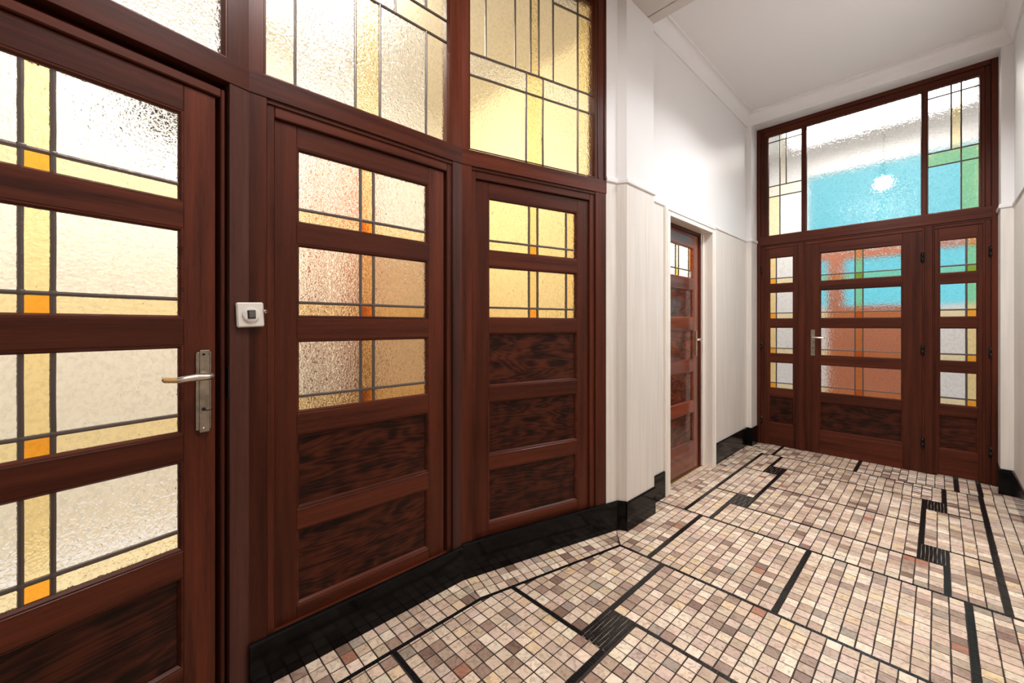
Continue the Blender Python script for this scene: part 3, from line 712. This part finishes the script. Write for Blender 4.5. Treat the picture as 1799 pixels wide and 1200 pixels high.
cs = tag(empty('trim_9', (-1.33, 0, 0), math.pi / 2), 'cream painted casing around the side door opening', 'casing', 'structure')
for nm, a, b_, z0, z1 in (('upright', 2.737, 2.806, 0, 2.034), ('upright', 3.594, 3.661, 0, 2.034), ('header', 2.806, 3.594, 1.980, 2.034)):
    box(nm, a, b_, -.020, .004, z0, z1, 'casing', cs, .003)
box('bead', 2.748, 2.756, -.026, -.018, 0, 2.022, 'casing', cs, .002); box('bead', 3.642, 3.650, -.026, -.018, 0, 2.022, 'casing', cs, .002); box('bead', 2.756, 3.642, -.026, -.018, 2.014, 2.022, 'casing', cs, .002)
box('lining', 2.796, 2.804, -.008, .085, 0, 1.99, 'casing', cs, .001); box('lining', 3.5945, 3.604, -.008, .085, 0, 1.99, 'casing', cs, .001); box('lining', 2.804, 3.5945, -.008, .085, 1.9825, 1.992, 'casing', cs, .001)
box('stop_bead', 3.572, 3.5945, .050, .070, 0, 1.98, 'casing', cs, .004)
tag(box('trim_10', -1.425, -1.392, 2.832, 3.543, -.002, .005, 'brass', None, .001), 'thin brass threshold strip under the side door', 'threshold', 'structure')

# ---------------------------------------------------------------- switch across the corner post
sw = tag(empty('wall_switch', (K12[0] + .0065, K12[1] + .0008, 1.235), math.radians(90 + 6.95)), 'cream square push switch on the corner post beside the nearest door', 'switch')
sw.rotation_euler = (0, math.radians(-2.5), math.radians(90 + 6.95))
box('cover_plate', -.039, .039, -.012, .003, -.040, .040, 'white_plastic', sw, .004)
disc('dial_ring', (0, 0), .0245, -.017, -.010, 'white_plastic', sw); disc('dial_face', (0, 0), .0215, -.0182, -.010, 'white_plastic', sw)
box('button_surround', -.0115, .0115, -.0205, -.0175, -.0125, .0145, 'black_plastic', sw, .0008)
box('button', -.0085, .0085, -.0235, -.0195, -.0095, .0115, 'grey_plastic', sw, .0012)
tube('bent_clip', [(.036, -.013, .018), (.039, -.017, .012), (.041, -.019, .004), (.0445, -.018, .006), (.046, -.016, .013), (.043, -.016, .016), (.0405, -.017, .011)], .0013, 'alu', sw, 6)

# ---------------------------------------------------------------- rooms seen through the glass
bm = bmesh.new()
add_box(bm, -3.4, -3.3, -2.0, 2.3, 1.85, 3.3); add_box(bm, -3.4, -1.15, -2.1, -2.0, 0, 3.3)
rr = tag(link('wall_room', bm, 'room_ivory'), 'pale rear room wall seen through the left glazing', 'wall', 'structure')
box('lower_wall', -3.4, -3.29, -2.0, 2.3, 0, 1.85, 'room_cream', rr, 0)
tag(box('wall_divider', -3.4, -1.42, 2.32, 2.40, 0, 3.3, 'room_amber', None, 0), 'straw coloured cross wall seen through the third panel', 'wall', 'structure')
tag(box('floor_room', -3.4, -1.64, -2.0, 2.32, -.1, 0, 'room_grey', None, 0), 'pale floor of the rear room blurred by glass', 'floor', 'structure')
bm = bmesh.new(); add_prism(bm, [(-3.4, -2.1), (-1.15, -2.1), (-1.32, -.55), (-1.62, .29), (-1.62, 1.17), (-1.425, 1.95), (-1.425, 4.1), (-3.4, 4.1)], 3.2, 3.3)
tag(link('ceiling_room', bm, 'room_ivory'), 'ceiling of the rear room', 'ceiling', 'structure')
# closing pieces behind the bay near the photographer
bm = bmesh.new(); add_prism(bm, [K01, (-1.1, -1.25), (-1.2, -2.1), (-1.5, -.6)], 0, 3.5)
tag(link('wall_corner', bm, 'plaster'), 'plaster wall continuing behind the nearest door', 'wall', 'structure')
def curtain(y0, y1, x, z0, z1, label):
    bm = bmesh.new(); n = 28; a = []
    for s in (0, 1):
        a.append([[bm.verts.new((x + .02 * math.sin(i * 1.25) + s * .004, y0 + (y1 - y0) * i / n, z)) for i in range(n + 1)] for z in (z0, z1)])
    for i in range(n):
        bm.faces.new((a[0][0][i], a[0][0][i + 1], a[0][1][i + 1], a[0][1][i])); bm.faces.new((a[1][0][i + 1], a[1][0][i], a[1][1][i], a[1][1][i + 1]))
        bm.faces.new((a[0][1][i], a[0][1][i + 1], a[1][1][i + 1], a[1][1][i])); bm.faces.new((a[0][0][i + 1], a[0][0][i], a[1][0][i], a[1][0][i + 1]))
    for s in (0, n): bm.faces.new((a[0][0][s], a[0][1][s], a[1][1][s], a[1][0][s]))
    bmesh.ops.recalc_face_normals(bm, faces=bm.faces)
    return tag(link('curtain', bm, 'curtain', None, True), label, 'curtain')
curtain(.78, .87, -2.6, .02, 2.3, 'narrow rust brown hanging behind the left edge of the middle panel glass')
curtain(1.0, 1.16, -2.6, .02, 2.3, 'wider rust brown hanging behind the middle panel glass beside the yellow strips')
box('skirting', -3.29, -3.275, -2.0, 2.3, 0, .10, 'room_amber', rr, .002)
pl = tag(empty('pendant_lamp', (-2.5, .19, 0)), 'dark brown shade hanging behind the nearest door top light', 'lamp')
bm = bmesh.new(); add_tube(bm, [(0, 0, 2.16), (0, 0, 2.27)], [.16, .06], 24); link('lamp_shade', bm, 'curtain', pl, True).data.materials[0] = M['iron']
tube('cord', [(0, 0, 2.27), (0, 0, 3.2)], .005, 'iron', pl, 6)
cb = tag(empty('cupboard', (-2.75, 1.55, 0)), 'tan cupboard blurred behind the lower right glass of the middle panel', 'cupboard')
box('carcass', -.2, .14, -.36, .36, 0, 1.72, 'cupboard', cb, .004)
box('door', .14, .158, -.355, -.003, .06, 1.70, 'cupboard', cb, .003); box('door', .14, .158, .003, .355, .06, 1.70, 'cupboard', cb, .003)
box('top', -.21, .17, -.37, .37, 1.72, 1.75, 'cupboard', cb, .004)

# side room behind the side door
bm = bmesh.new(); add_box(bm, -3.2, -3.1, 2.4, 4.1, 0, 3.2); add_box(bm, -3.2, -1.42, 4.0, 4.1, 0, 3.2)
tag(link('wall_side_room', bm, 'room_white'), 'bright white room behind the side door glass', 'wall', 'structure')
tag(box('floor_side_room', -3.2, -1.45, 2.4, 4.1, -.1, -.001, 'room_white', None, 0), 'floor behind the side door', 'floor', 'structure')

# vestibule beyond the far screen
VY = 6.2
bm = bmesh.new(); add_box(bm, -1.72, -1.62, BACK + .08, VY, 0, 3.5); add_box(bm, .72, .82, BACK + .08, VY, 0, 3.5)
add_box(bm, -1.72, -1.42, BACK + .075, BACK + .08, 0, 3.5); add_box(bm, .46, .82, BACK + .075, BACK + .08, 0, 3.5)
add_box(bm, -1.72, -1.14, VY, VY + .1, 0, 3.5); add_box(bm, .32, .82, VY, VY + .1, 0, 3.5); add_box(bm, -1.14, .32, VY, VY + .1, 3.06, 3.5)
add_box(bm, -1.14, -.93, VY, VY + .1, 0, 1.42); add_box(bm, -.12, .32, VY, VY + .1, 0, 1.42)
tag(link('wall_vestibule', bm, 'room_white'), 'white walls of the entrance lobby behind the far screen', 'wall', 'structure')
tag(box('ceiling_vestibule', -1.72, .82, BACK + .08, VY + .1, 3.42, 3.5, 'room_white', None, 0), 'white lobby ceiling seen through the large fanlight', 'ceiling', 'structure')
tag(box('floor_vestibule', -1.72, .82, BACK + .156, VY + .1, -.1, -.001, 'room_grey', None, 0), 'pale lobby floor behind the far screen', 'floor', 'structure')
fd = tag(empty('door_6', (0, VY, 0)), 'terracotta front door with blue lit glazing blurred behind the far screen', 'door', 'structure')
box('lower_panel', -.93, -.12, .0, .05, 0, 1.43, 'terracotta', fd, .004)
box('stile', -.93, -.775, .0, .05, 1.43, 2.10, 'terracotta', fd, .003); box('stile', -.16, -.12, .0, .05, 1.43, 2.10, 'terracotta', fd, .003)
box('rail', -.775, -.16, .0, .05, 1.985, 2.10, 'terracotta', fd, .003); box('rail', -1.14, -.93, .0, .05, 2.0, 2.10, 'terracotta', fd, .003); box('rail', -.12, .32, .0, .05, 2.02, 2.10, 'terracotta', fd, .003)
for a, b_, z0, z1 in ((-.80, -.16, 1.43, 2.0), (-1.14, -.93, 1.42, 2.0), (-.12, .32, 1.42, 2.02), (-1.14, -.45, 2.10, 3.06), (-.41, .32, 2.10, 3.06)):
    pane(fd, a, b_, z0, z1, 'g_frost', .02)
gl = tag(empty('globe_lamp', (-.37, 5.4, 0)), 'round glowing lamp blurred behind the large blue fanlight', 'lamp')
bm = bmesh.new(); bmesh.ops.create_uvsphere(bm, u_segments=24, v_segments=14, radius=.056, matrix=Matrix.Translation((0, 0, 2.6)))
link('globe', bm, 'globe', gl, True)
tube('hanging_rod', [(0, 0, 2.68), (0, 0, 3.42)], .0025, 'iron', gl); tube('ceiling_rose', [(0, 0, 3.37), (0, 0, 3.42)], [.07, .09], 'iron', gl, 20)
